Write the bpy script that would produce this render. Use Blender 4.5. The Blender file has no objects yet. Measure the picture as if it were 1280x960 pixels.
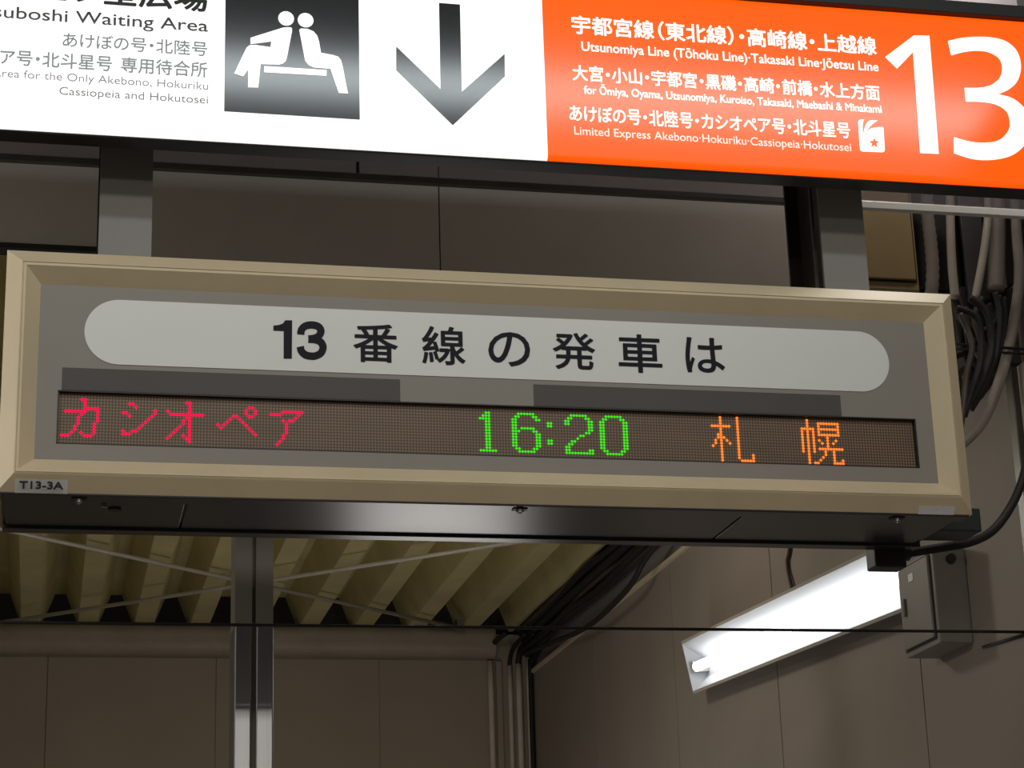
import bpy, bmesh, math, random
from mathutils import Vector, Matrix

# ------------------------------------------------------------------ camera, world, lights
SC = bpy.context.scene
COL = SC.collection
F_PX = 2661.3
R = [[0.97740051, 0.0350415, 0.20847143],
     [-0.20917934, 0.30275294, 0.92983045],
     [-0.03053268, -0.95242467, 0.30324083]]      # world axes (rows) in camera axes (right, down, forward)
CAM = Vector((0.0, 0.0, 1.6))

cd = bpy.data.cameras.new('camera')
cam = bpy.data.objects.new('camera', cd)
COL.objects.link(cam)
cd.sensor_width = 36.0
cd.lens = F_PX / 1280 * 36.0
cd.clip_start = 0.05
cam.matrix_world = Matrix((
    (R[0][0], -R[0][1], -R[0][2], CAM.x),
    (R[1][0], -R[1][1], -R[1][2], CAM.y),
    (R[2][0], -R[2][1], -R[2][2], CAM.z),
    (0, 0, 0, 1)))
SC.camera = cam

SC.view_settings.view_transform = 'Standard'
SC.view_settings.look = 'None'
SC.view_settings.gamma = 1.0
SC.view_settings.use_curve_mapping = False
SC.view_settings.exposure = 0.0

wd = bpy.data.worlds.new('world')
SC.world = wd
wd.use_nodes = True
wd.node_tree.nodes['Background'].inputs[0].default_value = (1.0, 0.93, 0.82, 1)
wd.node_tree.nodes['Background'].inputs[1].default_value = 0.08


def lamp_row(name, loc, sx, sy, power, color=(1.0, 0.93, 0.82)):
    """a row of platform fluorescent lamps hanging over the platform, shining down and forward"""
    l = bpy.data.lights.new(name, 'AREA')
    l.shape = 'RECTANGLE'
    l.size, l.size_y = sx, sy
    l.energy = power
    l.color = color
    o = bpy.data.objects.new(name, l)
    o.location = loc[:3]
    o.rotation_euler = (math.radians(loc[3]), 0, 0)
    COL.objects.link(o)
    return o


lamp_row('platform_light_row', (0.4, 2.05, 4.22, 35), 4.6, 0.10, 17, (0.88, 0.97, 1.0))
lamp_row('platform_light_row', (0.3, 0.55, 4.2, 42), 5.0, 0.22, 31)
lamp_row('platform_light_row', (0.0, -7.0, 4.2, 65), 9.0, 0.40, 105)


def point_light(name, loc, radius, power, color=(1.0, 0.94, 0.84)):
    """an unseen point light; most are added only to lift dark parts"""
    l = bpy.data.lights.new(name, 'POINT')
    l.shadow_soft_size = radius
    l.energy = power
    l.color = color
    o = bpy.data.objects.new(name, l)
    o.location = loc
    COL.objects.link(o)


point_light('roof_lamp', (1.15, 6.3, 3.25), 0.10, 12)
point_light('left_fill', (-4.5, 1.8, 3.0), 0.90, 16)  # added fill from the left for the bulkhead, no known lamp
point_light('low_fill', (1.36, 7.4, 1.62), 0.32, 15, (1.0, 0.96, 0.92))  # added fill from below: lights the deck and puts a glint under the board
point_light('bulkhead_fill', (-2.6, 4.06, 3.40), 0.20, 80)  # added fill grazing the bulkhead from behind the post fronts
point_light('bulkhead_fill', (2.02, 3.99, 4.02), 0.06, 13)  # added fill over the sign for cabinet, conduits and right bulkhead

random.seed(4)


# ------------------------------------------------------------------ helpers
def ray(px, py):
    c = (px - 640, py - 480, F_PX)
    return Vector([sum(R[i][j] * c[j] for j in range(3)) for i in range(3)])


def at(px, py, Y):
    """point of the vertical plane y = Y that stands under a point of the photograph"""
    v = ray(px, py)
    return CAM + v * (Y / v.y)


def atx(px, py, X):
    v = ray(px, py)
    return CAM + v * (X / v.x)


def tag(o, label=None, cat=None, group=None, kind=None):
    if label: o['label'] = label
    if cat: o['category'] = cat
    if group: o['group'] = group
    if kind: o['kind'] = kind
    return o


def thing(name, loc, label, cat, group=None):
    o = bpy.data.objects.new(name, None)
    o.location = loc
    o.empty_display_size = 0.1
    COL.objects.link(o)
    return tag(o, label, cat, group)


def wloc(o):
    v = Vector((0, 0, 0))
    while o is not None:
        v += o.location
        o = o.parent
    return v


def obj(name, bm, mat, parent=None, loc=None, bevel=0.0, smooth=False, label=None):
    """link a bmesh given in world coordinates as ONE object; its origin moves to loc (or the parent's place)"""
    if bevel:
        bmesh.ops.remove_doubles(bm, verts=bm.verts, dist=1e-6)
    bmesh.ops.recalc_face_normals(bm, faces=bm.faces)
    off = wloc(parent) if parent else Vector(loc if loc else (0, 0, 0))
    if not parent and loc is None:
        xs = [v.co for v in bm.verts]
        off = Vector(((min(v.x for v in xs) + max(v.x for v in xs)) / 2,
                      (min(v.y for v in xs) + max(v.y for v in xs)) / 2,
                      min(v.z for v in xs)))
    for v in bm.verts:
        v.co -= off
    me = bpy.data.meshes.new(name)
    bm.to_mesh(me)
    bm.free()
    me.materials.append(mat)
    if smooth:
        for p in me.polygons:
            p.use_smooth = True
    o = bpy.data.objects.new(name, me)
    COL.objects.link(o)
    if parent:
        o.parent = parent
    else:
        o.location = off
    if bevel:
        m = o.modifiers.new('bevel', 'BEVEL')
        m.width = bevel
        m.segments = 2
        m.limit_method = 'ANGLE'
    if label: o['label'] = label
    return o


def struct(name, bm, mat, **k):
    return tag(obj(name, bm, mat, **k), kind='structure')


def B():
    return bmesh.new()


def box(bm, x0, x1, y0, y1, z0, z1):
    v = [bm.verts.new((x, y, z)) for x in (x0, x1) for y in (y0, y1) for z in (z0, z1)]
    for f in ((0, 1, 3, 2), (4, 6, 7, 5), (0, 4, 5, 1), (2, 3, 7, 6), (0, 2, 6, 4), (1, 5, 7, 3)):
        bm.faces.new([v[i] for i in f])
    return bm


def bx(*a):
    return box(B(), *a)


def prism(bm, pts, y0, y1):
    """outline in the x-z plane given depth along y"""
    a = [bm.verts.new((x, y0, z)) for x, z in pts]
    b = [bm.verts.new((x, y1, z)) for x, z in pts]
    n = len(pts)
    bm.faces.new(a)
    bm.faces.new(b[::-1])
    for i in range(n):
        bm.faces.new((a[i], a[(i + 1) % n], b[(i + 1) % n], b[i]))
    return bm


def extrude_profile(bm, pts, p0, p1, place):
    """closed profile swept straight from parameter p0 to p1; place(u, v, p) gives the world point"""
    a = [bm.verts.new(place(u, v, p0)) for u, v in pts]
    b = [bm.verts.new(place(u, v, p1)) for u, v in pts]
    n = len(pts)
    bm.faces.new(a)
    bm.faces.new(b[::-1])
    for i in range(n):
        bm.faces.new((a[i], a[(i + 1) % n], b[(i + 1) % n], b[i]))
    return bm


def cyl(bm, c, axis, r, h, n=20, r2=None):
    axis = Vector(axis).normalized()
    u = axis.orthogonal().normalized()
    w = axis.cross(u)
    c = Vector(c)
    r2 = r if r2 is None else r2
    a, b = [], []
    for i in range(n):
        t = 2 * math.pi * i / n
        d = u * math.cos(t) + w * math.sin(t)
        a.append(bm.verts.new(c + d * r))
        b.append(bm.verts.new(c + axis * h + d * r2))
    bm.faces.new(a)
    bm.faces.new(b[::-1])
    for i in range(n):
        bm.faces.new((a[i], a[(i + 1) % n], b[(i + 1) % n], b[i]))
    return bm


def smooth_path(pts, n=8):
    pts = [Vector(p) for p in pts]
    if len(pts) < 3:
        return pts
    out = []
    for i in range(len(pts) - 1):
        p0 = pts[max(i - 1, 0)]
        p1, p2 = pts[i], pts[i + 1]
        p3 = pts[min(i + 2, len(pts) - 1)]
        for k in range(n):
            t = k / n
            out.append(0.5 * ((2 * p1) + (p2 - p0) * t + (2 * p0 - 5 * p1 + 4 * p2 - p3) * t * t
                              + (3 * p1 - p0 - 3 * p2 + p3) * t ** 3))
    out.append(pts[-1])
    return out


def tube(bm, pts, r, n=10, rad=None, sm=8):
    path = smooth_path(pts, sm)
    rings = []
    t0 = (path[1] - path[0]).normalized()
    u = t0.orthogonal().normalized()
    for i, p in enumerate(path):
        t = (path[min(i + 1, len(path) - 1)] - path[max(i - 1, 0)]).normalized()
        u = (u - t * u.dot(t)).normalized()
        w = t.cross(u)
        rr = rad(i, len(path)) if rad else r
        rings.append([bm.verts.new(p + (u * math.cos(a) + w * math.sin(a)) * rr)
                      for a in [2 * math.pi * k / n for k in range(n)]])
    for a, b in zip(rings, rings[1:]):
        for k in range(n):
            bm.faces.new((a[k], a[(k + 1) % n], b[(k + 1) % n], b[k]))
    bm.faces.new(rings[0][::-1])
    bm.faces.new(rings[-1])
    return bm


# ------------------------------------------------------------------ materials
def new_mat(name):
    m = bpy.data.materials.new(name)
    m.use_nodes = True
    return m, m.node_tree, m.node_tree.nodes['Principled BSDF']


def paint(name, col, rough=0.5, metal=0.0, var=0.12, scale=6.0, bump=0.0, spec=0.5, stretch=None, coat=0.0):
    """a painted or metal surface with faint uneven dirt"""
    m, nt, bs = new_mat(name)
    N, L = nt.nodes, nt.links
    tc = N.new('ShaderNodeTexCoord')
    mp = N.new('ShaderNodeMapping')
    if stretch: mp.inputs['Scale'].default_value = stretch
    nz = N.new('ShaderNodeTexNoise')
    nz.inputs['Scale'].default_value = scale
    nz.inputs['Detail'].default_value = 5
    nz.inputs['Roughness'].default_value = 0.6
    L.new(tc.outputs['Object'], mp.inputs['Vector'])
    L.new(mp.outputs[0], nz.inputs['Vector'])
    cr = N.new('ShaderNodeValToRGB')
    cr.color_ramp.elements[0].position = 0.3
    cr.color_ramp.elements[1].position = 0.7
    cr.color_ramp.elements[0].color = (*[c * (1 - var) for c in col], 1)
    cr.color_ramp.elements[1].color = (*[min(1, c * (1 + var * 0.6)) for c in col], 1)
    L.new(nz.outputs['Fac'], cr.inputs['Fac'])
    L.new(cr.outputs['Color'], bs.inputs['Base Color'])
    bs.inputs['Roughness'].default_value = rough
    bs.inputs['Metallic'].default_value = metal
    bs.inputs['Specular IOR Level'].default_value = spec
    bs.inputs['Coat Weight'].default_value = coat
    bs.inputs['Coat Roughness'].default_value = 0.12
    if bump:
        b = N.new('ShaderNodeBump')
        b.inputs['Strength'].default_value = bump
        b.inputs['Distance'].default_value = 0.002
        L.new(nz.outputs['Fac'], b.inputs['Height'])
        L.new(b.outputs['Normal'], bs.inputs['Normal'])
    return m


def glow(name, col, strength, base=None, rough=0.25):
    m, nt, bs = new_mat(name)
    bs.inputs['Base Color'].default_value = (*(base or col), 1)
    bs.inputs['Roughness'].default_value = rough
    bs.inputs['Emission Color'].default_value = (*col, 1)
    bs.inputs['Emission Strength'].default_value = strength
    if 'diodes' in name:
        bs.inputs['Specular IOR Level'].default_value = 0.0
        bs.inputs['Roughness'].default_value = 0.9
    return m


M = dict(
    cream=paint('cream anodised aluminium', (0.66, 0.55, 0.375), 0.45, var=0.07, scale=5),
    face=paint('warm grey sign plate', (0.25, 0.228, 0.20), 0.5, var=0.05, scale=3),
    pill=paint('white enamel plate', (0.72, 0.74, 0.72), 0.35, var=0.03, scale=3),
    strip=paint('dark grey cover film', (0.085, 0.076, 0.074), 0.5, var=0.05, spec=0.3),
    ink=paint('dark navy lettering film', (0.008, 0.009, 0.016), 0.5, var=0.05, spec=0.15),
    black=paint('black painted metal', (0.006, 0.006, 0.007), 0.5, var=0.2),
    housing=paint('dark bronze sheet metal', (0.030, 0.027, 0.030), 0.26, spec=0.25, metal=0.0, var=0.25, scale=4),
    teal=paint('dark teal painted steel', (0.012, 0.018, 0.018), 0.45, var=0.2),
    steel=paint('brushed stainless steel', (0.56, 0.57, 0.60), 0.32, metal=1.0, var=0.10, scale=9, stretch=(60, 60, 0.6)),
    shaft=paint('grey painted steel', (0.22, 0.20, 0.175), 0.5, var=0.1),
    post=paint('light grey painted steel', (0.22, 0.21, 0.20), 0.5, var=0.08, scale=4),
    brown=paint('dark brown steel', (0.035, 0.027, 0.022), 0.35, var=0.2),
    deck=paint('olive yellow painted roof deck', (0.60, 0.52, 0.26), 0.5, var=0.18, scale=3),
    wall=paint('beige painted wall panel', (0.31, 0.262, 0.205), 0.6, var=0.07, scale=2.0),
    wallr=paint('pinkish beige painted wall panel', (0.275, 0.235, 0.205), 0.6, var=0.08, scale=2.0),
    upper=paint('grey flashing above wall', (0.22, 0.20, 0.20), 0.5, var=0.1),
    bulk=paint('grey brown bulkhead board', (0.57, 0.53, 0.45), 0.6, var=0.08, scale=3),
    beam=paint('beige painted steel beam', (0.31, 0.26, 0.20), 0.5, var=0.12),
    tan=paint('tan painted cabinet', (0.42, 0.31, 0.14), 0.5, var=0.1, scale=8),
    jbox=paint('beige grey painted steel box', (0.22, 0.20, 0.175), 0.5, var=0.1),
    pipe=paint('grey beige conduit', (0.55, 0.49, 0.41), 0.5, var=0.12, scale=12),
    pipe_d=paint('dusty grey conduit', (0.29, 0.25, 0.22), 0.6, var=0.2, scale=10),
    cable=paint('black cable sheath', (0.009, 0.008, 0.008), 0.65, var=0.2, scale=20),
    cable_b=paint('brown cable sheath', (0.06, 0.042, 0.034), 0.5, var=0.25, scale=20),
    white=paint('white painted metal', (0.86, 0.86, 0.84), 0.35, var=0.03),
    rail=paint('dark grey aluminium', (0.16, 0.15, 0.15), 0.3, metal=0.5, var=0.15),
    sticker=paint('white label tape', (0.74, 0.73, 0.72), 0.4, var=0.03),
    sticker_l=paint('lilac white label tape', (0.72, 0.71, 0.76), 0.4, var=0.06, scale=60),
    screw=paint('bright zinc', (0.3, 0.3, 0.31), 0.4, metal=0.8, var=0.1),
    rod=paint('galvanised tie rod', (0.50, 0.46, 0.40), 0.45, metal=0.2, var=0.15),
    dark=paint('near black board', (0.02, 0.018, 0.016), 0.7, var=0.2),  # plain near black; on the closure sheets it stands for unlit depth
    floor=paint('grey platform paving', (0.32, 0.31, 0.29), 0.6, var=0.15, scale=3),
    ceil=paint('grey ceiling board', (0.40, 0.38, 0.34), 0.7, var=0.08),
    sign_black=paint('glossy black sign print', (0.016, 0.018, 0.022), 0.13, var=0.04, spec=0.75),
    sign_grey=paint('glossy grey sign print', (0.14, 0.15, 0.16), 0.18, var=0.04, spec=0.7),
    reflector=paint('white enamel reflector', (0.60, 0.63, 0.68), 0.4, var=0.02),
    lamp_rim=paint('grey lamp rim', (0.45, 0.42, 0.38), 0.4, var=0.1),
    sign_white=glow('backlit white acrylic', (1.0, 0.985, 0.96), 0.92, base=(0.8, 0.8, 0.78), rough=0.15),
    sign_orange=glow('backlit orange acrylic', (1.0, 0.088, 0.002), 0.93, base=(0.70, 0.09, 0.005), rough=0.15),
    print_white=glow('backlit white print', (1.0, 0.97, 0.95), 0.95, base=(0.7, 0.7, 0.7), rough=0.15),
    print_soft=glow('backlit pale print', (1.0, 0.78, 0.70), 0.85, base=(0.6, 0.5, 0.45), rough=0.15),
    led_red=glow('red lit diodes', (1.0, 0.004, 0.055), 1.5, base=(0.03, 0.0, 0.0)),
    led_green=glow('green lit diodes', (0.07, 0.85, 0.015), 0.85, base=(0.02, 0.2, 0.01)),
    led_orange=glow('orange lit diodes', (1.0, 0.20, 0.025), 1.35, base=(0.05, 0.01, 0.0)),
    tube=glow('lit fluorescent tube', (1.0, 0.99, 0.97), 3.7),
)
ink_grad = M['sign_black']

# thin clear glass of the hanging barrier
gm, nt, bs = new_mat('tinted glass')
mix = nt.nodes.new('ShaderNodeMixShader')
tr = nt.nodes.new('ShaderNodeBsdfTransparent')
tr.inputs[0].default_value = (0.80, 0.78, 0.80, 1)
bs.inputs['Base Color'].default_value = (0.30, 0.28, 0.30, 1)
bs.inputs['Roughness'].default_value = 0.2
mix.inputs[0].default_value = 0.22
nt.links.new(tr.outputs[0], mix.inputs[1])
nt.links.new(bs.outputs[0], mix.inputs[2])
nt.links.new(mix.outputs[0], nt.nodes['Material Output'].inputs[0])
M['glass'] = gm

PITCH = 0.00577 * 1.0068
# unlit diode matrix
lm, nt, bs = new_mat('unlit diode matrix')
N, L = nt.nodes, nt.links
tc = N.new('ShaderNodeTexCoord')
sp = N.new('ShaderNodeSeparateXYZ')
L.new(tc.outputs['Object'], sp.inputs[0])


def mth(op, a, b=None):
    n = N.new('ShaderNodeMath')
    n.operation = op
    for i, v in enumerate((a, b)):
        if v is None: continue
        if isinstance(v, (int, float)): n.inputs[i].default_value = v
        else: L.new(v, n.inputs[i])
    return n.outputs[0]


fx = mth('SUBTRACT', mth('FRACT', mth('DIVIDE', sp.outputs[0], PITCH)), 0.5)
fz = mth('SUBTRACT', mth('FRACT', mth('DIVIDE', sp.outputs[2], PITCH)), 0.5)
rr = mth('SQRT', mth('ADD', mth('MULTIPLY', fx, fx), mth('MULTIPLY', fz, fz)))
cr = N.new('ShaderNodeValToRGB')
cr.color_ramp.elements[0].position = 0.30
cr.color_ramp.elements[1].position = 0.47
cr.color_ramp.elements[0].color = (0.27, 0.165, 0.085, 1)
cr.color_ramp.elements[1].color = (0.055, 0.038, 0.028, 1)
L.new(rr, cr.inputs[0])
nz = N.new('ShaderNodeTexNoise')
nz.inputs['Scale'].default_value = 14
mp = N.new('ShaderNodeMapping')
mp.inputs['Scale'].default_value = (0.5, 1, 2.5)
L.new(tc.outputs['Object'], mp.inputs[0])
L.new(mp.outputs[0], nz.inputs['Vector'])
mx = N.new('ShaderNodeMix')
mx.data_type = 'RGBA'
mx.blend_type = 'MULTIPLY'
mx.inputs[0].default_value = 0.35
L.new(cr.outputs[0], mx.inputs[6])
L.new(nz.outputs['Fac'], mx.inputs[7])
L.new(mx.outputs[2], bs.inputs['Base Color'])
bs.inputs['Roughness'].default_value = 0.45
M['led_off'] = lm


# ------------------------------------------------------------------ lettering
_glyphs = {}


def raw_text(body):
    """outline of a string at size one, baseline on zero: (points, triangles / faces)"""
    if body not in _glyphs:
        cu = bpy.data.curves.new('txt', 'FONT')
        cu.body = body
        cu.resolution_u = 4
        o = bpy.data.objects.new('txt', cu)
        COL.objects.link(o)
        dg = bpy.context.evaluated_depsgraph_get()
        me = bpy.data.meshes.new_from_object(o.evaluated_get(dg))
        _glyphs[body] = ([(v.co.x, v.co.y) for v in me.vertices], [tuple(p.vertices) for p in me.polygons])
        bpy.data.meshes.remove(me)
        bpy.data.objects.remove(o)
        bpy.data.curves.remove(cu)
    return _glyphs[body]


def span(P):
    return min(p[0] for p in P), max(p[0] for p in P)


_a, _b = span(raw_text('宮宮')[0]), span(raw_text('宮')[0])
EM = (_a[1] - _a[0]) - (_b[1] - _b[0])


def set_line(body, cjk):
    """points and faces of one line; Japanese lines get half-width points and brackets"""
    if not cjk:
        return raw_text(body)
    P, Fc, x = [], [], 0.0
    for ch in body:
        if ch == ' ':
            x += 0.4 * EM
            continue
        p, f = raw_text(ch)
        dx, adv = 0.0, EM
        if ch == '・': dx, adv = -0.27 * EM, 0.46 * EM
        if ch == '（': dx, adv = -0.5 * EM, 0.5 * EM
        if ch == '）': dx, adv = 0.0, 0.5 * EM
        if ch in 'カシオペアあけぼのツ': dx, adv = -0.02 * EM, 0.96 * EM
        n = len(P)
        P += [(a + x + dx, b) for a, b in p]
        Fc += [tuple(i + n for i in t) for t in f]
        x += adv
    return P, Fc


def lettering(body, Y, x0, x1, z0, z1, mat, parent, bold=0.0, cap=False, thick=0.0008, name='lettering', cjk=False):
    """write body between x0 and x1; z0 is the baseline and z1 the cap height when cap, else the box of the glyphs.
    bold: metres added round every stroke"""
    P, Fc = set_line(body, cjk)
    a, b = span(P)
    c, d = (0.0, 0.727) if cap else (min(p[1] for p in P), max(p[1] for p in P))
    x0 += bold; x1 -= bold; z0 += bold; z1 -= bold
    bm = B()
    shifts = [(0, 0)]
    if bold:
        shifts += [(bold * math.cos(t), bold * math.sin(t)) for t in [math.pi / 4 * k for k in range(8)]]
    for q, (sx, sz) in enumerate(shifts):
        y = Y - 0.00002 * q
        vs = [bm.verts.new((x0 + (px - a) / (b - a) * (x1 - x0) + sx, y, z0 + (pz - c) / (d - c) * (z1 - z0) + sz)) for px, pz in P]
        for f in Fc:
            try:
                bm.faces.new([vs[i] for i in f])
            except ValueError:
                pass
    g = bmesh.ops.extrude_face_region(bm, geom=bm.faces[:])
    for v in [e for e in g['geom'] if isinstance(e, bmesh.types.BMVert)]:
        v.co.y += thick
    return obj(name, bm, mat, parent)


def curve2(L, n=6):
    """a smooth run of outline points"""
    return [(p.x, p.y) for p in smooth_path([(x, y, 0) for x, y in L], n)]


def ribbon(L, w, n=6):
    """outline of a stroke of even width along a smooth run"""
    path = curve2(L, n)
    le, ri = [], []
    for i, (x, y) in enumerate(path):
        a = path[max(i - 1, 0)]
        b = path[min(i + 1, len(path) - 1)]
        tx, ty = b[0] - a[0], b[1] - a[1]
        l = math.hypot(tx, ty)
        le.append((x - ty / l * w / 2, y + tx / l * w / 2))
        ri.append((x + ty / l * w / 2, y - tx / l * w / 2))
    return le + ri[::-1]


# ------------------------------------------------------------------ setting
XR = 2.22          # right wall
YB = 9.70          # back wall
ZD = 3.54          # underside of the roof deck

struct('floor', bx(-9, 5, -12, 13, -0.1, 0.0), M['floor'])
struct('ceiling', bx(-9, 5, -12, 4.40, 4.70, 4.78), M['ceil'])

# back wall of tall panels with narrow joints
bm = B()
xs = [-6.0, -4.5, -3.0, -1.5, -0.75, 0.0, 0.75, 1.5, XR + 0.02]
for a, b in zip(xs, xs[1:]):
    box(bm, a + 0.002, b - 0.002, YB, YB + 0.05, 0, ZD - 0.02)
box(bm, -6, XR + 0.02, YB + 0.006, YB + 0.06, 0, ZD - 0.02)
struct('wall_back', bm, M['wall'])

# right wall of panels
bm = B()
ys = [-8.0, -5, -2, 0.7, 1.8, 2.92, 4.04, 5.15, 6.26, 7.36, 8.49, YB]
for a, b in zip(ys, ys[1:]):
    box(bm, XR, XR + 0.05, a + 0.003, b - 0.003, 0, 3.33)
box(bm, XR + 0.006, XR + 0.06, -8, YB, 0, 3.33)
struct('wall_right', bm, M['wallr'])
struct('trim_1', bx(XR - 0.014, XR + 0.05, 4.7, YB, 3.326, 3.341), M['cream'])
struct('trim_2', bx(XR + 0.006, XR + 0.06, -8, YB, 3.341, 3.80), M['upper'])

# ribbed roof deck seen from below, one folded sheet
prof = []
k0 = -26
for k in range(k0, 9):
    x = -0.122 + 0.2497 * k
    prof += [(x, ZD), (x + 0.086, ZD), (x + 0.144, ZD + 0.15), (x + 0.192, ZD + 0.15)]
prof.append((-0.122 + 0.2497 * 9, ZD))
prof.append((-0.122 + 0.2497 * 9 + 0.02, ZD))
bm = B()
lo0 = [bm.verts.new((x, 4.46, z)) for x, z in prof]
lo1 = [bm.verts.new((x, YB + 0.03, z)) for x, z in prof]
up0 = [bm.verts.new((x, 4.46, z + 0.006)) for x, z in prof]
up1 = [bm.verts.new((x, YB + 0.03, z + 0.006)) for x, z in prof]
for i in range(len(prof) - 1):
    bm.faces.new((lo0[i], lo1[i], lo1[i + 1], lo0[i + 1]))
    bm.faces.new((up0[i], up0[i + 1], up1[i + 1], up1[i]))
    bm.faces.new((lo0[i], lo0[i + 1], up0[i + 1], up0[i]))
    bm.faces.new((lo1[i], up1[i], up1[i + 1], lo1[i + 1]))
struct('ceiling_deck', bm, M['deck'])
# added closure sheets; their near-black colour supplies the shade of the open voids
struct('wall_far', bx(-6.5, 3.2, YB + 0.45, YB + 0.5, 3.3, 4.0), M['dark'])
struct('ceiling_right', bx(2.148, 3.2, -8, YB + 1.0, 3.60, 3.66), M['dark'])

# beam along the head of the back wall, softly rounded below
bm = B()
pr = [(0, 0.145), (0.06, 0.145)]
for i in range(7):
    a = math.pi / 2 * i / 6
    pr.append((0.06 + 0.055 * math.sin(a) * 1.0, 0.145 - 0.05 - 0.0 + 0.05 * math.cos(a)))
for i in range(7):
    a = math.pi / 2 * i / 6
    pr.append((0.06 + 0.055 * math.cos(a), 0.055 - 0.055 * math.sin(a)))
pr.append((0, 0))
extrude_profile(bm, pr, -6.0, 2.035, lambda u, v, p: (p, YB - u, 3.395 + v))
struct('trim_3', bm, M['beam'])

# bulkhead boards behind the hanger posts
struct('wall_front_1', bx(-4.0, 0.072, 4.40, 4.445, 3.312, 4.70), M['bulk'])
bm = bx(0.125, 0.829, 4.40, 4.445, 3.235, 4.70)
box(bm, 0.832, 1.75, 4.40, 4.445, 3.235, 4.70)
struct('wall_front_2', bm, M['bulk'])
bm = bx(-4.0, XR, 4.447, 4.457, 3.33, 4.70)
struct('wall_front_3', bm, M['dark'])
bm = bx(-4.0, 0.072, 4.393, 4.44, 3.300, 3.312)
struct('trim_4', bm, M['dark'])

# ------------------------------------------------------------------ the departure board
YF = 3.792
BX0, BX1, BZ0, BZ1 = -0.1010, 1.783, 2.6065, 3.0725
board = thing('departure_board', ((BX0 + BX1) / 2, 3.95, BZ0),
              'wide grey departure board in a cream frame with a lit dot matrix line', 'sign')
# back case
bm = bx(BX0 + 0.006, BX1 - 0.006, 3.845, 4.10, BZ0 + 0.004, BZ1 - 0.004)
obj('case', bm, M['housing'], board, bevel=0.003)
# underside lips and hatch plates
bm = bx(BX0 + 0.006, BX1 - 0.006, 3.818, 3.862, BZ0 - 0.004, BZ0 + 0.004)
box(bm, BX0 + 0.006, BX1 - 0.006, 4.068, 4.104, BZ0 - 0.006, BZ0 + 0.010)
obj('bottom_lip', bm, M['housing'], board, bevel=0.0015)
for a, b in ((-0.088, 0.238), (0.243, 1.318), (1.323, 1.758)):
    obj('hatch_plate', bx(a, b, 3.868, 4.062, BZ0 - 0.001, BZ0 + 0.006), M['housing'], board, bevel=0.001)
# mitred frame rails: outer slope, ridge with a fine groove, inner slope
W = 0.0635
prof = [(0, 0.056), (0, 0.026), (0.0275, 0.0018), (0.0300, 0.0), (0.0307, 0.0022), (0.0316, 0.0022), (0.0323, 0.0),
        (0.0365, 0.0), (W, 0.0295), (W, 0.056)]


def rail(side):
    bm = B()
    rings = []
    for end in (0, 1):
        ring = []
        for w, d in prof:
            if side in 'tb':
                x = BX0 + w if end == 0 else BX1 - w
                z = BZ1 - w if side == 't' else BZ0 + w
            else:
                z = BZ0 + w if end == 0 else BZ1 - w
                x = BX0 + w if side == 'l' else BX1 - w
            ring.append(bm.verts.new((x, YF + d, z)))
        rings.append(ring)
    a, b = rings
    n = len(prof)
    bm.faces.new(a)
    bm.faces.new(b[::-1])
    for i in range(n):
        bm.faces.new((a[i], a[(i + 1) % n], b[(i + 1) % n], b[i]))
    return bm


for s in 'tblr':
    obj('frame_rail', rail(s), M['cream'], board)
# grey plate with the window of the matrix cut out
KB = 3.8215 / 3.80
SX0, SX1, SZ0, SZ1 = 0.0005, 1.6735 * KB, 1.6 + 1.0945 * KB, 1.6 + 1.1965 * KB
px0, px1, pz0, pz1 = BX0 + W - 0.002, BX1 - W + 0.002, BZ0 + W - 0.002, BZ1 - W + 0.002
bm = B()
YP = 3.8215
box(bm, px0, px1, YP, YP + 0.006, SZ1, pz1)
box(bm, px0, px1, YP, YP + 0.006, pz0, SZ0)
box(bm, px0, SX0, YP, YP + 0.006, SZ0, SZ1)
box(bm, SX1, px1, YP, YP + 0.006, SZ0, SZ1)
plate = obj('face_plate', bm, M['face'], board)
# black reveal of the window
bm = B()
box(bm, SX0, SX1, YP - 0.0005, YP + 0.020, SZ1 - 0.0022, SZ1)
box(bm, SX0, SX1, YP - 0.0005, YP + 0.020, SZ0, SZ0 + 0.0022)
box(bm, SX0, SX0 + 0.0022, YP - 0.0005, YP + 0.020, SZ0, SZ1)
box(bm, SX1 - 0.0032, SX1, YP - 0.0005, YP + 0.020, SZ0, SZ1)
obj('window_reveal', bm, M['black'], board)
# dark cover films over the unused captions
for a, b in ((0.0070, 0.6342 * KB), (0.8938 * KB, 1.5178 * KB)):
    obj('cover_film', bx(a, b, YP - 0.001, YP, SZ1 + 0.0006, 1.6 + 1.2400 * KB), M['strip'], board)
# caption plate: a lozenge with round ends
r = 0.0635 * KB
zc = 1.6 + 1.3127 * KB
pts = []
for i in range(25):
    a = math.pi / 2 + math.pi * i / 24
    pts.append((0.0445 * KB + r + r * math.cos(a), zc + r * math.sin(a)))
for i in range(25):
    a = -math.pi / 2 + math.pi * i / 24
    pts.append((1.6275 * KB - r + r * math.cos(a), zc + r * math.sin(a)))
cap = obj('caption_plate', prism(B(), pts, YP - 0.0016, YP), M['pill'], board)


YT = YP - 0.0026


def onplate(name, pix, mat, parent, Y):
    return obj(name, prism(B(), [(at(x, y, Y).x, at(x, y, Y).z) for x, y in pix], Y, Y + 0.0009), mat, parent)


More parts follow.
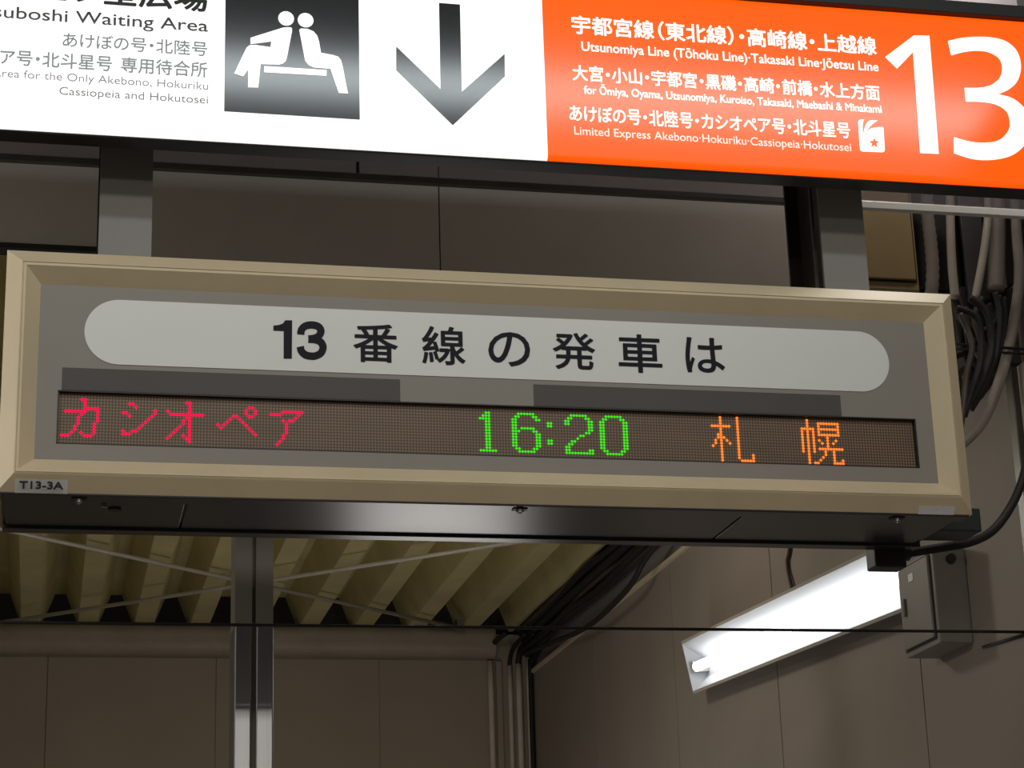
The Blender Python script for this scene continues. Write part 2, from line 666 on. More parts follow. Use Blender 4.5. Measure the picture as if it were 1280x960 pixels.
zb = lambda L: [(x / 3.048, 170 + y / 3.048) for x, y in L]
onplate('number', zb([(1087, 702), (1113, 702), (1112, 848), (1081, 848), (1081, 743), (1042, 741), (1042, 722), (1062, 720), (1078, 714)]),
        M['ink'], cap, YT)
bm = B()
for q, run in enumerate(([(1146, 756), (1149, 738), (1163, 724), (1188, 719.5), (1213, 726), (1223, 744), (1213, 763), (1194, 771), (1175, 773)],
            [(1175, 774), (1203, 776), (1223, 786), (1231, 806), (1222, 827), (1203, 837), (1188, 838.5), (1165, 834), (1149, 820), (1144, 802)])):
    prism(bm, [(at(x, y, YT).x, at(x, y, YT).z) for x, y in zb(ribbon(run, 28))], YT - 0.00003 * q, YT + 0.0009)
obj('number', bm, M['ink'], cap)
for ch, (xa, ya, xb, yb) in zip('番線の発車は', [(442, 405, 497, 453), (528, 408, 581, 456), (611, 415, 662, 458), (692, 416, 743, 462),
                                           (774, 418, 826, 466), (858, 422, 904, 466)]):
    xm = (xa + xb) / 2
    lettering(ch, YT, at(xa, yb, YT).x, at(xb, ya, YT).x, at(xm, yb, YT).z, at(xm, ya, YT).z, M['ink'], cap, bold=0.0011)

# the dot matrix and its lit words
GX0, GZ0 = 0.010 - PITCH / 2, 1.6 + 1.1905 * 1.0068 - 16 * PITCH
YL = YP + 0.0105
bm = bx(SX0, SX1, YL, YL + 0.01, SZ0, SZ1)
off = Vector((GX0, YL, GZ0))
for v in bm.verts: v.co -= off
me = bpy.data.meshes.new('led_screen')
bmesh.ops.recalc_face_normals(bm, faces=bm.faces)
bm.to_mesh(me); bm.free()
me.materials.append(M['led_off'])
screen = bpy.data.objects.new('led_screen', me)
COL.objects.link(screen)
screen.parent = board
screen.location = off - board.location

G = {}
G['ka'] = {1: '6,7', 2: '7', 3: '7', 4: '7-11', 5: '1-7,11', 6: '6,11', 7: '5,11', 8: '5,11', 9: '5,10', 10: '4,10', 11: '4,10',
           12: '3,6,10', 13: '0,1,2,7,8,9'}
G['shi'] = {2: '5,6', 3: '7', 5: '3,4', 6: '5', 11: '3,6,7', 12: '3,4,5', 10: '8', 9: '9', 8: '10', 7: '11', 6.1: '12', 5.1: '13',
            4: '13'}
G['o'] = {1: '7,8', 2: '8', 3: '8', 4: '1,8', 5: '2-12', 6: '7,8', 7: '6,8', 8: '6,8', 9: '5,8', 10: '4,8', 11: '3,8', 12: '2,6,8',
          13: '1,7,8', 14: '8'}
G['pe'] = {2: '11,12', 3: '10,13', 4: '10,13', 5: '6,7,11,12', 6: '5,8', 7: '4,9', 8: '1,3,10', 9: '2,11', 10: '12', 11: '13'}
G['a'] = {3: '6-12', 4: '2-5,11', 5: '10', 6: '6,8,9', 7: '7', 8: '7', 9: '7', 10: '7', 11: '6', 12: '6', 13: '5', 14: '4'}
G['1'] = {1: '2,3', 2: '1,2,3', 3: '0-3', 14: '0-5'}
for q in range(4, 14): G['1'][q] = '2,3'
G['6'] = {1: '2-7', 2: '1,2,7,8', 3: '0,1,8,9', 4: '0,1', 5: '0,1', 6: '0,1,3-7', 7: '0,1,2,7,8', 8: '0,1,8,9', 9: '0,1,8,9',
          10: '0,1,8,9', 11: '0,1,8,9', 12: '0,1,8,9', 13: '1,2,7,8', 14: '2-7'}
G[':'] = {4: '0,1', 5: '0,1', 10: '0,1', 11: '0,1'}
G['2'] = {1: '2-7', 2: '1,2,7,8', 3: '0,1,8,9', 4: '0,1,8,9', 5: '8,9', 6: '8,9', 7: '7,8', 8: '5,6', 9: '4', 10: '2,3', 11: '1,2',
          12: '0,1', 13: '0,1,8,9', 14: '0-9'}
G['0'] = {1: '2-7', 2: '1,2,7,8', 13: '1,2,7,8', 14: '2-7'}
for q in range(3, 13): G['0'][q] = '0,1,8,9'
G['satsu'] = {3: '0-6', 6: '2', 7: '2,4', 8: '1,5', 9: '1,6', 10: '0', 13: '14', 14: '14', 15: '10-14'}
G['horo'] = {0: '2', 1: '2,6-13', 2: '2,6,13', 3: '0-4,6-13', 4: '6,13', 5: '6-13', 6: '9', 7: '6,9,12', 8: '7,9,11', 9: '9',
             10: '6-14', 11: '8,11', 12: '8,11', 13: '7,11', 14: '6,11,14', 15: '4,5,11-14'}


def lit(rows, col, extra=()):
    s = set(extra)
    for r_, spec in rows.items():
        for part in spec.split(','):
            if '-' in part:
                a, b = part.split('-')
                for c in range(int(a), int(b) + 1): s.add((int(r_), c))
            else:
                s.add((int(r_), int(part)))
    return [(r_, c + col) for r_, c in s]


vert = [(r_, 3) for r_ in range(0, 16)] + [(r_, 9) for r_ in range(0, 15)]
hv = [(r_, 2) for r_ in range(0, 16)] + [(r_, 0) for r_ in range(3, 12)] + [(r_, 4) for r_ in range(3, 12)]
words = [
    ([('ka', 0, ()), ('shi', 16, ()), ('o', 32, ()), ('pe', 48, ()), ('a', 64, ())], 'led_red', 'red lit letters'),
    ([('1', 135, ()), ('6', 146, ()), (':', 158, ()), ('2', 164, ()), ('0', 176, ())], 'led_green', 'green lit figures'),
    ([('satsu', 215, vert), ('horo', 247, hv)], 'led_orange', 'orange lit letters')]
for glyphs, mat, lab in words:
    for g, col, extra in glyphs:
        bm = B()
        for r_, c in lit(G[g], col, extra):
            cyl(bm, (GX0 + (c + 0.5) * PITCH, YL, GZ0 + (15.5 - r_) * PITCH), (0, -1, 0), 0.0027 if mat == 'led_green' else 0.0030, 0.0012, n=10, r2=0.0022)
        o = obj('led_character', bm, M[mat], screen, label=lab)

# labels stuck on the frame
fr_slope = lambda z: YF + 0.026 - (z - BZ0) * 0.0242 / 0.0275


def sticker(px_a, px_b, mat, y_mid):
    a, b = at(px_a[0], px_a[1], YF + 0.008), at(px_b[0], px_b[1], YF + 0.008)
    zl, zh = min(a.z, b.z), max(a.z, b.z)
    bm = B()
    vs = []
    for x in (a.x, b.x):
        for z in (zl, zh):
            for t in (0.0006, -0.001):
                vs.append(bm.verts.new((x, fr_slope(z) - t - 0.0004, z)))
    for f in ((0, 1, 3, 2), (4, 6, 7, 5), (0, 4, 5, 1), (2, 3, 7, 6), (0, 2, 6, 4), (1, 5, 7, 3)):
        bm.faces.new([vs[i] for i in f])
    return obj('label_tape', bm, mat, board), a.x, b.x, zl, zh


st, xa, xb, zl, zh = sticker((18, 613.5), (85, 600.5), M['sticker'], 606)
lettering('T13-3A', YF + 0.004, xa + 0.008, xb - 0.008, zl + 0.0035, zh - 0.004, M['ink'], st, bold=0.0006, thick=0.003)
sticker((1152, 640), (1196, 632.5), M['sticker_l'], 636)
# screws and latches underneath
for x, y in ((0.045, 3.838), (0.868, 3.838), (1.632, 3.838)):
    bm = cyl(B(), (x, y, BZ0 - 0.012), (0, 0, 1), 0.007, 0.012)
    cyl(bm, (x, y, BZ0 - 0.015), (0, 0, 1), 0.0035, 0.004, n=8)
    lt = obj('latch', bx(x - 0.014, x + 0.014, y - 0.007, y + 0.010, BZ0 - 0.006, BZ0 - 0.002), M['black'], board)
    obj('screw', bm, M['screw'], lt)
obj('bolt', bx(0.086, 0.096, 3.885, 3.897, BZ0 - 0.006, BZ0), M['screw'], board)
obj('bolt', cyl(B(), (0.112, 3.92, BZ0 - 0.004), (0, 0, 1), 0.012, 0.006), M['black'], board)

# ------------------------------------------------------------------ hanger posts
for x0, x1, lab in ((0.066, 0.166, 'left hanger post with a grey front under the white half of the sign'),
                    (1.530, 1.626, 'right hanger post with a grey front and dark open side under the orange half')):
    t = thing('hanger_post', ((x0 + x1) / 2, 3.96, BZ1 + 0.0005), lab, 'post')
    xm = (x0 + x1) / 2
    z0 = BZ1 + 0.0005
    obj('front_flange', bx(x0, x1, 3.862, 3.870, z0, 4.70), M['post'], t)
    obj('back_flange', bx(x0, x1, 4.056, 4.064, z0, 4.70), M['brown'], t)
    obj('web', bx(xm - 0.02, xm + 0.02, 3.870, 4.056, z0, 4.70), M['brown'], t)  # dark brown puts the shade inside the open post into the colour
    obj('edge_bead', bx(x0 + 0.002, x0 + 0.008, 3.915, 3.921, z0, 4.70), M['rail'], t)

# ------------------------------------------------------------------ upper illuminated sign
YS = 3.70
US0, US1 = -0.95, 2.06
ZS0, ZS1 = 3.2655, 3.652
sign = thing('direction_sign', (0.55, YS + 0.03, 3.2605),
             'long backlit direction sign, half white and half orange, hanging above the departure board', 'sign')
bm = bx(US0 - 0.02, US1 + 0.02, YS + 0.016, YS + 0.050, 3.2612, 3.682)
obj('case', bm, M['black'], sign, bevel=0.003)
bm = bx(US0 - 0.02, US1 + 0.02, YS - 0.001, YS + 0.02, 3.2605, ZS0 - 0.0006)
box(bm, US0 - 0.02, US1 + 0.02, YS - 0.004, YS + 0.02, ZS1 + 0.001, 3.682)
obj('trim_rail', bm, M['black'], sign, bevel=0.002)


def face_panel(x0, x1):
    """acrylic face whose lower and upper edges roll back into the case"""
    pr = [(0.018, ZS0)]
    rr = 0.016
    for i in range(7):
        a = math.pi / 2 * i / 6
        pr.append((rr - rr * math.sin(a), ZS0 + rr - rr * math.cos(a)))
    for i in range(7):
        a = math.pi / 2 * i / 6
        pr.append((rr - rr * math.cos(a), ZS1 - rr + rr * math.sin(a)))
    pr.append((0.018, ZS1))
    return extrude_profile(B(), pr, x0, x1, lambda u, v, p: (p, YS + u, v))


XD = 0.9155
white = obj('white_panel', face_panel(US0, XD), M['sign_white'], sign, label='glowing white half')
orange = obj('orange_panel', face_panel(XD, US1), M['sign_orange'], sign, label='glowing orange half')


def wx(px, py): return at(px, py, YS).x
def wz(px, py): return at(px, py, YS).z


def poly(name, pix, mat, parent, depth=0.0012, lift=0.0008, sub=()):
    pts = []
    for x, y in pix:
        p = at(x, y, YS)
        pts.append((p.x, p.z))
    return obj(name, prism(B(), pts, YS - lift - depth, YS - lift), mat, parent)


def arc(cx, cy, r, a0, a1, n=24):
    return [(cx + r * math.cos(math.radians(a0 + (a1 - a0) * i / n)), cy + r * math.sin(math.radians(a0 + (a1 - a0) * i / n)))
            for i in range(n + 1)]


# pictogram: two seated figures back to back on a bench
pic = obj('pictogram_panel', bx(0.289, 0.5475, YS - 0.0012, YS - 0.0002, 3.3277, 3.5865), M['sign_black'], white)
z8 = lambda L: [(270 + x / 6.0, y / 6.0) for x, y in L]
obj_m = M['print_white']
fig = z8([(258, 288), (500, 212), (545, 208), (566, 212), (570, 232), (532, 430), (522, 462), (500, 480), (470, 488), (334, 484),
          (316, 660), (240, 658), (242, 520), (204, 576), (136, 554), (228, 362), (252, 343), (300, 342), (408, 358), (414, 314), (258, 334)])
poly('pictogram_figure', fig, obj_m, pic, lift=0.0014)
fig = z8([(624, 228), (634, 218), (684, 220), (730, 240), (758, 272), (772, 318), (786, 400), (880, 418), (916, 430), (936, 456),
          (948, 500), (988, 704), (920, 700), (858, 520), (730, 508), (692, 490), (668, 458)])
poly('pictogram_figure', fig, obj_m, pic, lift=0.0014)
poly('pictogram_bench', z8([(362, 500), (829, 530), (827, 572), (360, 545)]), obj_m, pic, lift=0.0014)
for cx, cy in ((525, 142), (671, 155)):
    c = at(270 + cx / 6, cy / 6, YS)
    obj('pictogram_head', cyl(B(), (c.x, YS - 0.0014, c.z), (0, -1, 0), 0.0151, 0.0012, n=32), obj_m, pic)
# arrow
z2 = lambda L: [(440 + x / 3.0476, y / 3.0476) for x, y in L]
poly('arrow', z2([(331, 12), (411, 18), (418, 350), (581, 206), (582, 292), (384, 478), (168, 268), (168, 178), (337, 340)]),
     M['sign_black'], white, lift=0.0002)

# words on the white half
xr = wx(260, 60)


def row(body, l, rr_, mat, parent, bold=0.0, cap=False, h=None, x0=None):
    """l / rr_: left and right foot points of the words in the photograph; h: letter height in metres"""
    p, q = at(l[0], l[1], YS), at(rr_[0], rr_[1], YS)
    zb_ = (p.z + q.z) / 2
    xa_ = p.x if x0 is None else x0
    return lettering(body, YS - 0.0012, xa_, q.x, zb_, zb_ + h, mat, parent, bold=bold, cap=cap, cjk=not cap)


row('五ツ星広場', (137, 9), (260, 14), M['sign_black'], white, bold=0.0016, h=0.060, x0=xr - 0.329)
row('Itsutsuboshi Waiting Area', (0, 22), (260, 40), M['sign_black'], white, cap=True, h=0.0262, bold=0.0003, x0=xr - 0.480)
row('あけぼの号・北陸号', (78, 60), (259, 69.5), M['sign_grey'], white, h=0.0305, bold=0.0003)
row('カシオペア号・北斗星号 専用待合所', (5, 82), (259, 96.5), M['sign_grey'], white, h=0.0325, bold=0.0005, x0=xr - 0.510)
row('Waiting Area for the Only Akebono, Hokuriku', (0, 96), (260, 112.5), M['sign_grey'], white, cap=True, h=0.0168, x0=xr - 0.485)
row('Cassiopeia and Hokutosei', (74, 118), (260, 130), M['sign_grey'], white, cap=True, h=0.0168)
PW = M['print_white']
row('宇都宮線（東北線）・高崎線・上越線', (715, 45), (1096, 67.5), PW, orange, h=0.0425, bold=0.0007)
row('Utsunomiya Line (Tōhoku Line)·Takasaki Line·Jōetsu Line', (727, 65.5), (1098, 87.5), PW, orange, cap=True, h=0.0215, bold=0.00025)
row('大宮・小山・宇都宮・黒磯・高崎・前橋・水上方面', (716, 102.5), (1100, 124.5), PW, orange, h=0.0345, bold=0.0005)
row('for Ōmiya, Oyama, Utsunomiya, Kuroiso, Takasaki, Maebashi & Minakami', (730, 119), (1102, 140), PW, orange, cap=True, h=0.0185,
    bold=0.0003)
row('あけぼの号・北陸号・カシオペア号・北斗星号', (712, 152.5), (1063, 172), PW, orange, h=0.035, bold=0.0004)
row('Limited Express Akebono·Hokuriku·Cassiopeia·Hokutosei', (718, 169.5), (1064, 188), M['print_soft'], orange, cap=True, h=0.0185)
# platform number
z3 = lambda L: [(840 + x / 2.909, y / 2.909) for x, y in L]
poly('number', z3([(775, 208), (878, 130), (935, 131), (969, 560), (902, 557), (876, 190), (818, 250)]), M['print_white'], orange,
     lift=0.0002)
three = (curve2([(1003, 150), (1045, 140), (1100, 135), (1160, 137), (1215, 152), (1255, 190), (1268, 245), (1255, 295), (1225, 325), (1185, 343)])
         + curve2([(1188, 344), (1240, 360), (1285, 400), (1302, 455), (1290, 515), (1245, 560), (1180, 580), (1100, 580), (1025, 558)])
         + curve2([(1025, 500), (1080, 515), (1130, 520), (1185, 512), (1220, 480), (1228, 445), (1215, 405), (1175, 380), (1120, 371), (1068, 370)])
         + curve2([(1063, 320), (1110, 320), (1155, 312), (1190, 285), (1200, 250), (1190, 215), (1155, 192), (1110, 185), (1060, 190), (1015, 202)]))
poly('number', z3(three), M['print_white'], orange, lift=0.0002)

# square emblem with two sweeping strokes and a star
z7 = lambda L: [(1060 + x / 12.0, 130 + y / 12.0) for x, y in L]
emb = poly('emblem', z7([(265, 440), (290, 405), (330, 375), (380, 360), (440, 352), (510, 350), (528, 356), (530, 380), (548, 690),
                         (540, 715), (515, 726), (215, 714), (188, 702), (178, 680), (150, 275), (158, 250), (185, 238), (238, 234),
                         (218, 290), (215, 350), (218, 410), (232, 455)]), M['print_white'], orange, lift=0.0002)
poly('emblem_stroke', z7([(234, 450), (240, 390), (256, 330), (285, 280), (315, 255), (355, 248), (440, 252), (370, 300), (310, 360),
                          (275, 410), (255, 455)]), M['print_white'], emb, lift=0.0004)
c7 = (388, 590)
star = []
for i in range(10):
    a = math.radians(-90 + 36 * i)
    rad_ = 82 if i % 2 == 0 else 34
    star.append((c7[0] + rad_ * math.cos(a), c7[1] + rad_ * math.sin(a)))
poly('emblem_star', z7(star), M['sign_orange'], emb, lift=0.0016)

# ------------------------------------------------------------------ things behind, above the board
YG = 4.18
zr = at(600, 230.5, YG).z
t = thing('smoke_barrier', (0.6, YG, zr), 'glass smoke barrier strip with a bottom rail behind the hanger posts', 'barrier')
obj('rail', bx(-1.6, 1.70, YG - 0.008, YG + 0.008, zr - 0.008, zr + 0.008), M['rail'], t, bevel=0.002)
obj('rail', bx(1.72, 2.195, YG - 0.008, YG + 0.008, zr - 0.009, zr + 0.010), M['white'], t, bevel=0.002, label='bright white rail end')
jx = at(447, 214, YG).x
obj('glass_pane', bx(-1.6, jx - 0.003, YG - 0.003, YG + 0.003, zr + 0.006, 4.30), M['glass'], t)
obj('glass_pane', bx(jx + 0.003, 2.195, YG - 0.003, YG + 0.003, zr + 0.006, 4.30), M['glass'], t)
obj('joint_strip', bx(jx - 0.003, jx + 0.003, YG - 0.004, YG + 0.004, zr + 0.006, 4.30), M['black'], t)

# tan cabinet
t = thing('wall_cabinet', (1.90, 4.385, 3.27), 'tan metal cabinet high up between right hanger post and conduits', 'cabinet')
ci = at(1145, 350, 4.365)
co = at(1150, 364, 4.372)
obj('body', bx(1.755, co.x, 4.372, 4.399, co.z, 3.85), M['tan'], t, bevel=0.003)
obj('door', bx(1.775, ci.x, 4.362, 4.3715, ci.z, 3.84), M['tan'], t, bevel=0.002)
obj('door_gap', bx(1.771, ci.x + 0.005, 4.3695, 4.3735, ci.z - 0.005, 3.844), M['dark'], t)


def conduit(name, pts, r, mat, label, cat='conduit', group=None, rad=None, n=12):
    bm = tube(B(), pts, r, n=n, rad=rad, sm=8)
    return tag(obj(name, bm, mat, smooth=True), label, cat, group)


A = at
conduit('flexible_conduit', [A(1158, 215, 4.36), A(1159, 262, 4.36), A(1163, 300, 4.36), A(1166, 340, 4.36), A(1163, 385, 4.36), A(1160, 440, 4.37)],
        0.016, M['pipe_d'], 'ribbed grey flexible conduit right beside the tan cabinet', rad=lambda i, n: 0.0165 if i % 2 else 0.0145)
# fine ribs on the flexible conduit come from the alternating radius above
conduit('conduit', [A(1187, 215, 4.34), A(1188, 280, 4.34), A(1190, 330, 4.34), A(1194, 372, 4.34)], 0.0105, M['pipe'],
        'thin beige conduit between ribbed conduit and dark plate')
tag(obj('backing_plate', bx(2.095, 2.150, 4.388, 4.40, 3.285, 3.90), M['rail'], bevel=0.002),
    'dark grey upright plate behind the slanting pale conduit', 'plate')
conduit('conduit', [A(1234, 215, 4.30), A(1235, 270, 4.30), A(1229, 320, 4.30), A(1219, 374, 4.30)], 0.0095, M['pipe'],
        'slanting pale conduit with its cut end over the black cables')
conduit('conduit', [A(1246, 215, 4.34), A(1246, 300, 4.34), A(1244, 363, 4.34)], 0.0215, M['pipe_d'],
        'widest grey conduit with a broken lower end over black cables')
conduit('conduit', [A(1268, 215, 4.27), A(1271, 290, 4.27), A(1274, 350, 4.27), A(1264, 420, 4.27), A(1248, 480, 4.27),
                    A(1226, 530, 4.28), A(1190, 566, 4.30)], 0.0125, M['pipe_d'],
        'long grey conduit bending down and left past the board corner')

# black cable tangle hanging by the corner of the board
rnd = random.Random(11)
tang = [
    [(1200, 392), (1215, 430), (1208, 470), (1204, 510), (1200, 540)],
    [(1196, 385), (1222, 400), (1226, 450), (1214, 490), (1205, 520)],
    [(1212, 372), (1232, 390), (1240, 430), (1230, 470), (1212, 505)],
    [(1244, 366), (1250, 395), (1246, 440), (1232, 480), (1214, 512)],
    [(1228, 372), (1218, 400), (1230, 440), (1222, 478), (1206, 500)],
    [(1194, 376), (1203, 400), (1216, 416), (1240, 408), (1252, 384)],
    [(1250, 370), (1244, 400), (1226, 424), (1206, 440), (1194, 446)],
    [(1236, 380), (1246, 414), (1240, 452), (1220, 470), (1204, 470)],
    [(1206, 385), (1212, 410), (1222, 440), (1236, 462), (1240, 470)],
    [(1256, 372), (1258, 400), (1252, 436), (1242, 462), (1224, 494)],
    [(1198, 400), (1205, 440), (1216, 465), (1226, 455), (1232, 430)],
    [(1222, 378), (1236, 404), (1242, 444), (1236, 474), (1224, 496)],
]
for i, pl in enumerate(tang):
    Yc = 4.165 + 0.0185 * i
    conduit('hanging_cable', [A(x, y, Yc) for x, y in pl], 0.0068 + 0.0011 * (i % 3), M['cable'] if i % 4 else M['cable_b'],
            'black cable of the tangle hanging beside the top right board corner', 'cable', 'tangled cables beside the board')
tag(obj('cable_trough', bx(2.085, 2.2195, 4.402, 4.70, 3.13, 3.32), M['dark'], bevel=0.003),
    'black cable trough behind the tangled cables beside the board', 'trough')
conduit('thin_rod', [A(1195, 430, 4.262), A(1290, 437, 4.25)], 0.0032, M['cable'],
        'upper thin black rod crossing in front of the bent grey conduit', 'rod')
conduit('thin_rod', [A(1195, 436, 4.262), A(1290, 443, 4.25)], 0.0028, M['cable'],
        'lower thin black rod crossing in front of the bent grey conduit', 'rod')
t = thing('wall_channel', (2.205, 4.42, 2.2), 'dark steel channel running down the right wall at the photo edge', 'post')
pa, pb = atx(1264, 480, 2.2), atx(1281, 480, 2.2)
obj('flange', bx(2.185, XR - 0.0005, pa.y - 0.035, pa.y, 1.2, 3.12), M['brown'], t, bevel=0.002)
obj('flange', bx(2.200, XR - 0.0005, pa.y - 0.12, pa.y - 0.036, 1.2, 3.12), M['pipe'], t, bevel=0.002, label='pale face of the channel')

# ------------------------------------------------------------------ below and behind the board
tag(obj('support_bracket', bx(1.778, 1.892, 4.01, 4.10, 2.622, 2.672), M['teal'], bevel=0.003),
    'dark teal support bracket sticking out right under the board corner', 'bracket')
t = thing('cable_gland', (1.72, 4.13, 2.56), 'black cable gland box behind the right end of board underside', 'cable fitting')
obj('box', bx(1.690, 1.760, 4.106, 4.16, 2.566, 2.64), M['black'], t, bevel=0.004)
obj('nut', cyl(B(), (1.760, 4.133, 2.603), (1, 0, 0), 0.017, 0.018, n=6), M['black'], t)
conduit('power_cable', [(1.777, 4.133, 2.603), A(1180, 684, 4.13), A(1212, 678, 4.14), A(1240, 664, 4.16), A(1262, 636, 4.18), A(1278, 600, 4.18),
                        A(1290, 550, 4.18)], 0.0098, M['cable'], 'thick black cable curving up from the board gland along right wall', 'cable')

# column
YC = 5.10
kx = YC / 5.5
t = thing('column', (0.522 * kx, YC, 0), 'grey steel column with a shiny stainless lower part below the board', 'column')
zt = at(317, 783, YC).z
bm = bx(0.4725 * kx, 0.517 * kx, YC, YC + 0.12, zt, ZD - 0.002)
box(bm, 0.527 * kx, 0.5725 * kx, YC, YC + 0.12, zt, ZD - 0.002)
box(bm, 0.516 * kx, 0.528 * kx, YC + 0.015, YC + 0.10, zt, ZD - 0.002)
obj('shaft', bm, M['shaft'], t)
for a, b in ((0.4715, 0.5165), (0.5275, 0.5735)):
    obj('cladding', bx(a * kx, b * kx, YC - 0.006, YC + 0.125, 0, zt + 0.001), M['steel'], t, bevel=0.004)
obj('joint_strip', bx(0.516 * kx, 0.528 * kx, YC + 0.007, YC + 0.10, 0, zt), M['shaft'], t)
obj('base_plate', bx(0.39, 0.58, YC - 0.05, YC + 0.17, 0, 0.012), M['shaft'], t)

# tie rods below the deck
def tie(p, q, z, label, mat):
    t = thing('tie_rod', (p[0], p[1], z), label, 'rod')
    a, b = Vector((p[0], p[1], z)), Vector((q[0], q[1], z))
    obj('rod', tube(B(), [a, b], 0.0085, n=10), mat, t, smooth=True)
    for e in (a, b):
        obj('lug', bx(e.x - 0.018, e.x + 0.018, e.y - 0.02, e.y + 0.02, z - 0.012, ZD - 0.001), M['rail'], t)


tie((-1.30, 6.787), (1.84, 9.46), 3.500, 'pale tie rod slanting down to the right under the yellow deck', M['rod'])
tie((-0.45, 9.55), (2.05, 7.406), 3.478, 'darker tie rod slanting up to the right under the yellow deck', M['rod'])

# taut wire and its stay
t = thing('taut_wire', (0.5, 4.5, 2.507), 'thin black wire stretched level across the view under the board', 'wire')
obj('wire', tube(B(), [(-2.4, 4.5, 2.505), (0.5, 4.5, 2.5055), (XR - 0.004, 4.5, 2.510)], 0.0035, n=8), M['cable'], t, smooth=True)
e = atx(1229, 809, XR - 0.004)
obj('stay', tube(B(), [(XR - 0.004, 4.5, 2.508), (e.x, e.y, e.z)], 0.004, n=8), M['cable'], t, smooth=True)

# junction box on the right wall
t = thing('junction_box', (2.175, 4.92, 2.545), 'beige grey metal junction box on the right wall beside lamp end', 'box')
jy0, jy1, jz0, jz1, jx0 = 4.815, 5.03, 2.545, 2.782, 2.132
obj('body', bx(jx0, XR - 0.0005, jy0, jy1, jz0, jz1), M['jbox'], t, bevel=0.003)
dr = obj('door', bx(jx0 - 0.008, jx0 - 0.001, jy0 + 0.02, jy1 - 0.008, jz0 + 0.018, jz1 - 0.014), M['jbox'], t, bevel=0.002)
obj('door_gap', bx(jx0 - 0.0015, jx0 - 0.0003, jy0 + 0.015, jy1 - 0.003, jz0 + 0.012, jz1 - 0.009), M['dark'], t)
obj('label_tape', bx(jx0 - 0.0095, jx0 - 0.008, 4.925, 4.955, 2.725, 2.745), M['sticker'], dr)
obj('handle', bx(jx0 - 0.014, jx0 - 0.008, 4.985, 4.997, 2.645, 2.69), M['rail'], dr, bevel=0.002)
obj('cable_entry', cyl(B(), (2.178, jy0 - 0.012, 2.755), (0, 1, 0), 0.012, 0.013, n=16), M['black'], t)

# fluorescent lamp on the right wall: trough reflector opening sideways
pf = (6.95, 2.868)
pn = (5.036, 2.767)
dy, dz = pf[0] - pn[0], pf[1] - pn[1]
Ln = math.hypot(dy, dz)
ddir = Vector((0, dy / Ln, dz / Ln))
nup = Vector((0, -dz / Ln, dy / Ln))
org = Vector((2.216, pn[0], pn[1]))


def LP(u, v, p):
    """u: out from the wall (towards -x), v: up across the trough, p: along the lamp"""
    u += 0.2 * (v - 0.083) * (u / 0.09)      # the trough is turned a little downwards
    return org + Vector((-u, 0, 0)) + nup * v + ddir * p


lamp = thing('fluorescent_lamp', org, 'lit fluorescent lamp in a white trough reflector mounted on the right wall', 'lamp')
t_ = 0.003
inner = [(0.006, 0.030), (0.090, 0.082)]
trough = [(0.006, -0.028), (0.006, 0.028), (0.088, 0.080), (0.088, 0.083), (0.003, 0.031), (0.003, -0.031), (0.088, -0.083), (0.088, -0.080)]
obj('reflector', extrude_profile(B(), trough, 0.0, Ln, LP), M['reflector'], lamp)
for s in (1, -1):
    rim = [(0.084, s * 0.0805), (0.092, s * 0.0805), (0.092, s * 0.090), (0.090, s * 0.090)]
    obj('rim', extrude_profile(B(), rim, 0.0, Ln, LP), M['lamp_rim'], lamp)
for p in (-0.004, Ln):
    ep = [(0.003, -0.031), (0.003, 0.031), (0.090, 0.086), (0.090, -0.086)]
    obj('end_plate', extrude_profile(B(), ep, p, p + 0.004, LP), M['reflector'], lamp)
for p in (0.0, Ln - 0.03):
    so = [(0.006, -0.014), (0.006, 0.014), (0.076, 0.018), (0.076, -0.018)]
    obj('socket', extrude_profile(B(), so, p, p + 0.03, LP), M['lamp_rim'], lamp)
bm = B()
a, b = LP(0.060, 0, 0.03), LP(0.060, 0, Ln - 0.03)
cyl(bm, a, b - a, 0.0165, (b - a).length, n=20)
obj('tube', bm, M['tube'], lamp, smooth=True, label='glowing white tube')
obj('mount_bar', extrude_profile(B(), [(-0.003, -0.02), (-0.003, 0.02), (0.003, 0.02), (0.003, -0.02)], 0.15, Ln - 0.15, LP), M['lamp_rim'], lamp)
# cable drop above the lamp
p0 = atx(987, 676, XR - 0.008)
p1 = atx(984, 705, XR - 0.008)
p2 = atx(990, 736, XR - 0.012)
conduit('lamp_cord', [(XR - 0.008, p0.y, 3.33), p0, p1, p2], 0.006, M['cable_b'], 'short brown cord dropping to the lit lamp on the right wall', 'cord')

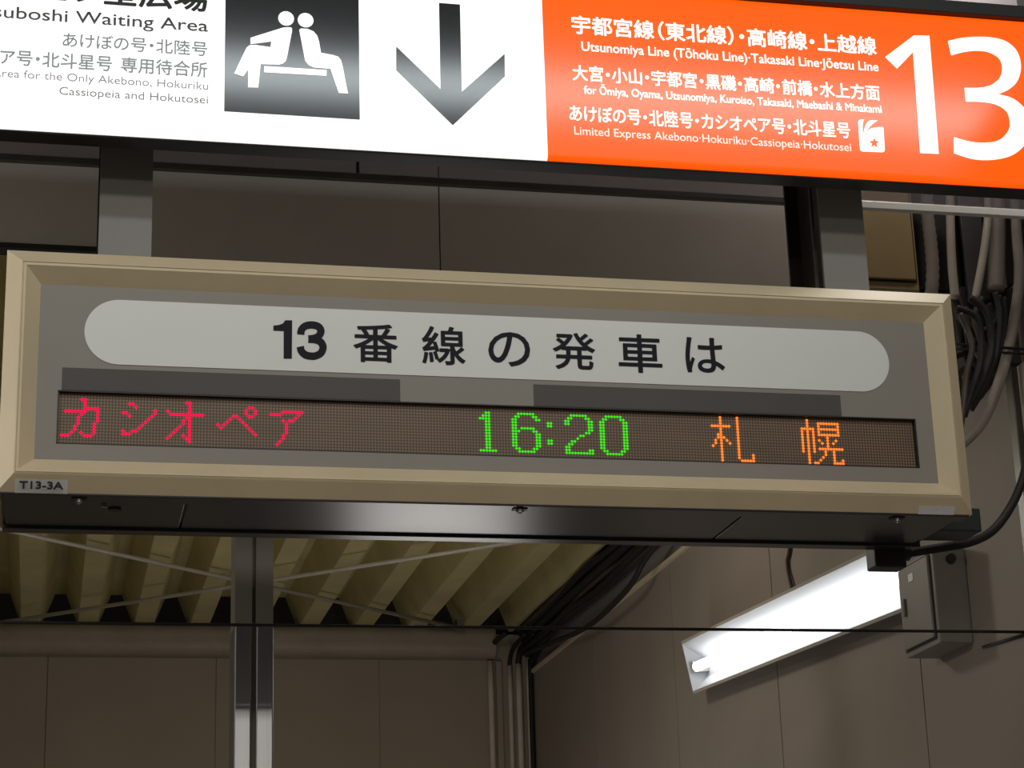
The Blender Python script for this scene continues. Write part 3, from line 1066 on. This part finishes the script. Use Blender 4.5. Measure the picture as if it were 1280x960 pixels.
# upright conduits in the corner
yc = YB - 0.03
zt = at(640, 822, yc).z
corner = [(613.5, 0.014, 'pipe', 'leftmost pale pipe of the upright pipes in the room corner', 826),
          (637.5, 0.011, 'pipe', 'pale pipe third from the right in the room corner', 832),
          (648.5, 0.0145, 'pipe', 'fat pale pipe second from the right in the room corner', 830),
          (661.0, 0.0125, 'pipe', 'rightmost pale pipe in the room corner beside the black cable', 822)]
for px, r_, mt, lab, top in corner:
    c0 = at(px, 850, yc)
    zt = at(px, top, yc).z
    x_ = c0.x
    t = thing('corner_pipe', (x_, yc, 0), lab, 'pipe')
    obj('pipe', tube(B(), [(x_, yc, 0.0), (x_, yc, 1.5), (x_, yc, zt)], r_, n=12), M[mt], t, smooth=True)
    obj('cable_tail', tube(B(), [(x_, yc, zt - 0.02), (x_, yc - 0.005, zt + 0.02), (x_ + 0.006, yc - 0.07, zt + 0.07),
                                 (x_ + 0.012, yc - 0.3, 3.46)], r_ * 0.92, n=10), M['cable'], t, smooth=True, label='dark cables leaving the pipe top')
c0 = at(624.5, 850, yc)
tag(obj('wall_strip', bx(c0.x - 0.014, c0.x + 0.014, YB - 0.022, YB, 0, 3.39), M['wall'], bevel=0.003),
    'flat beige strip beside the leftmost corner pipe', 'strip')
c0 = at(673, 850, yc)
conduit('corner_cable', [(c0.x - 0.045, yc - 0.035, 0.0), (c0.x - 0.045, yc - 0.035, 2.0), (c0.x - 0.045, yc - 0.035, 3.25), (c0.x - 0.045, yc - 0.08, 3.37), (c0.x - 0.04, yc - 0.4, 3.43)],
        0.012, M['cable'], 'black cable running down the corner right of the pale pipes', 'cable')

# cables along the top of the right wall
spec = [(2.150, 3.520, 0.016), (2.160, 3.480, 0.020), (2.190, 3.505, 0.022), (2.185, 3.450, 0.018), (2.200, 3.475, 0.016),
        (2.165, 3.425, 0.014), (2.195, 3.420, 0.017), (2.140, 3.500, 0.013), (2.175, 3.515, 0.018)]
for i, (x, z, r_) in enumerate(spec):
    pts = []
    for k in range(12):
        y = 4.75 + (YB - 0.12 - 4.75) * k / 11
        pts.append((x + rnd.uniform(-0.012, 0.012), y, z + rnd.uniform(-0.012, 0.012)))
    conduit('wall_top_cable', pts, r_, M['cable'] if i % 3 else M['cable_b'],
            'dark cable of the bundle running along the top of the right wall', 'cable', 'cable bundle along the wall top', n=8)
sag = [A(640, 800, 9.5), A(668, 806, 9.2), atx(735, 781, 2.14), atx(783, 738, 2.12), atx(805, 700, 2.13), atx(828, 670, 2.15)]
conduit('sagging_cable', [(2.16, 9.55, 3.40), atx(690, 803, 2.15), atx(735, 783, 2.14), atx(783, 738, 2.12), atx(806, 700, 2.13),
                          atx(830, 668, 2.15)], 0.011, M['cable'], 'single black cable sagging below the bundle on the right wall', 'cable')
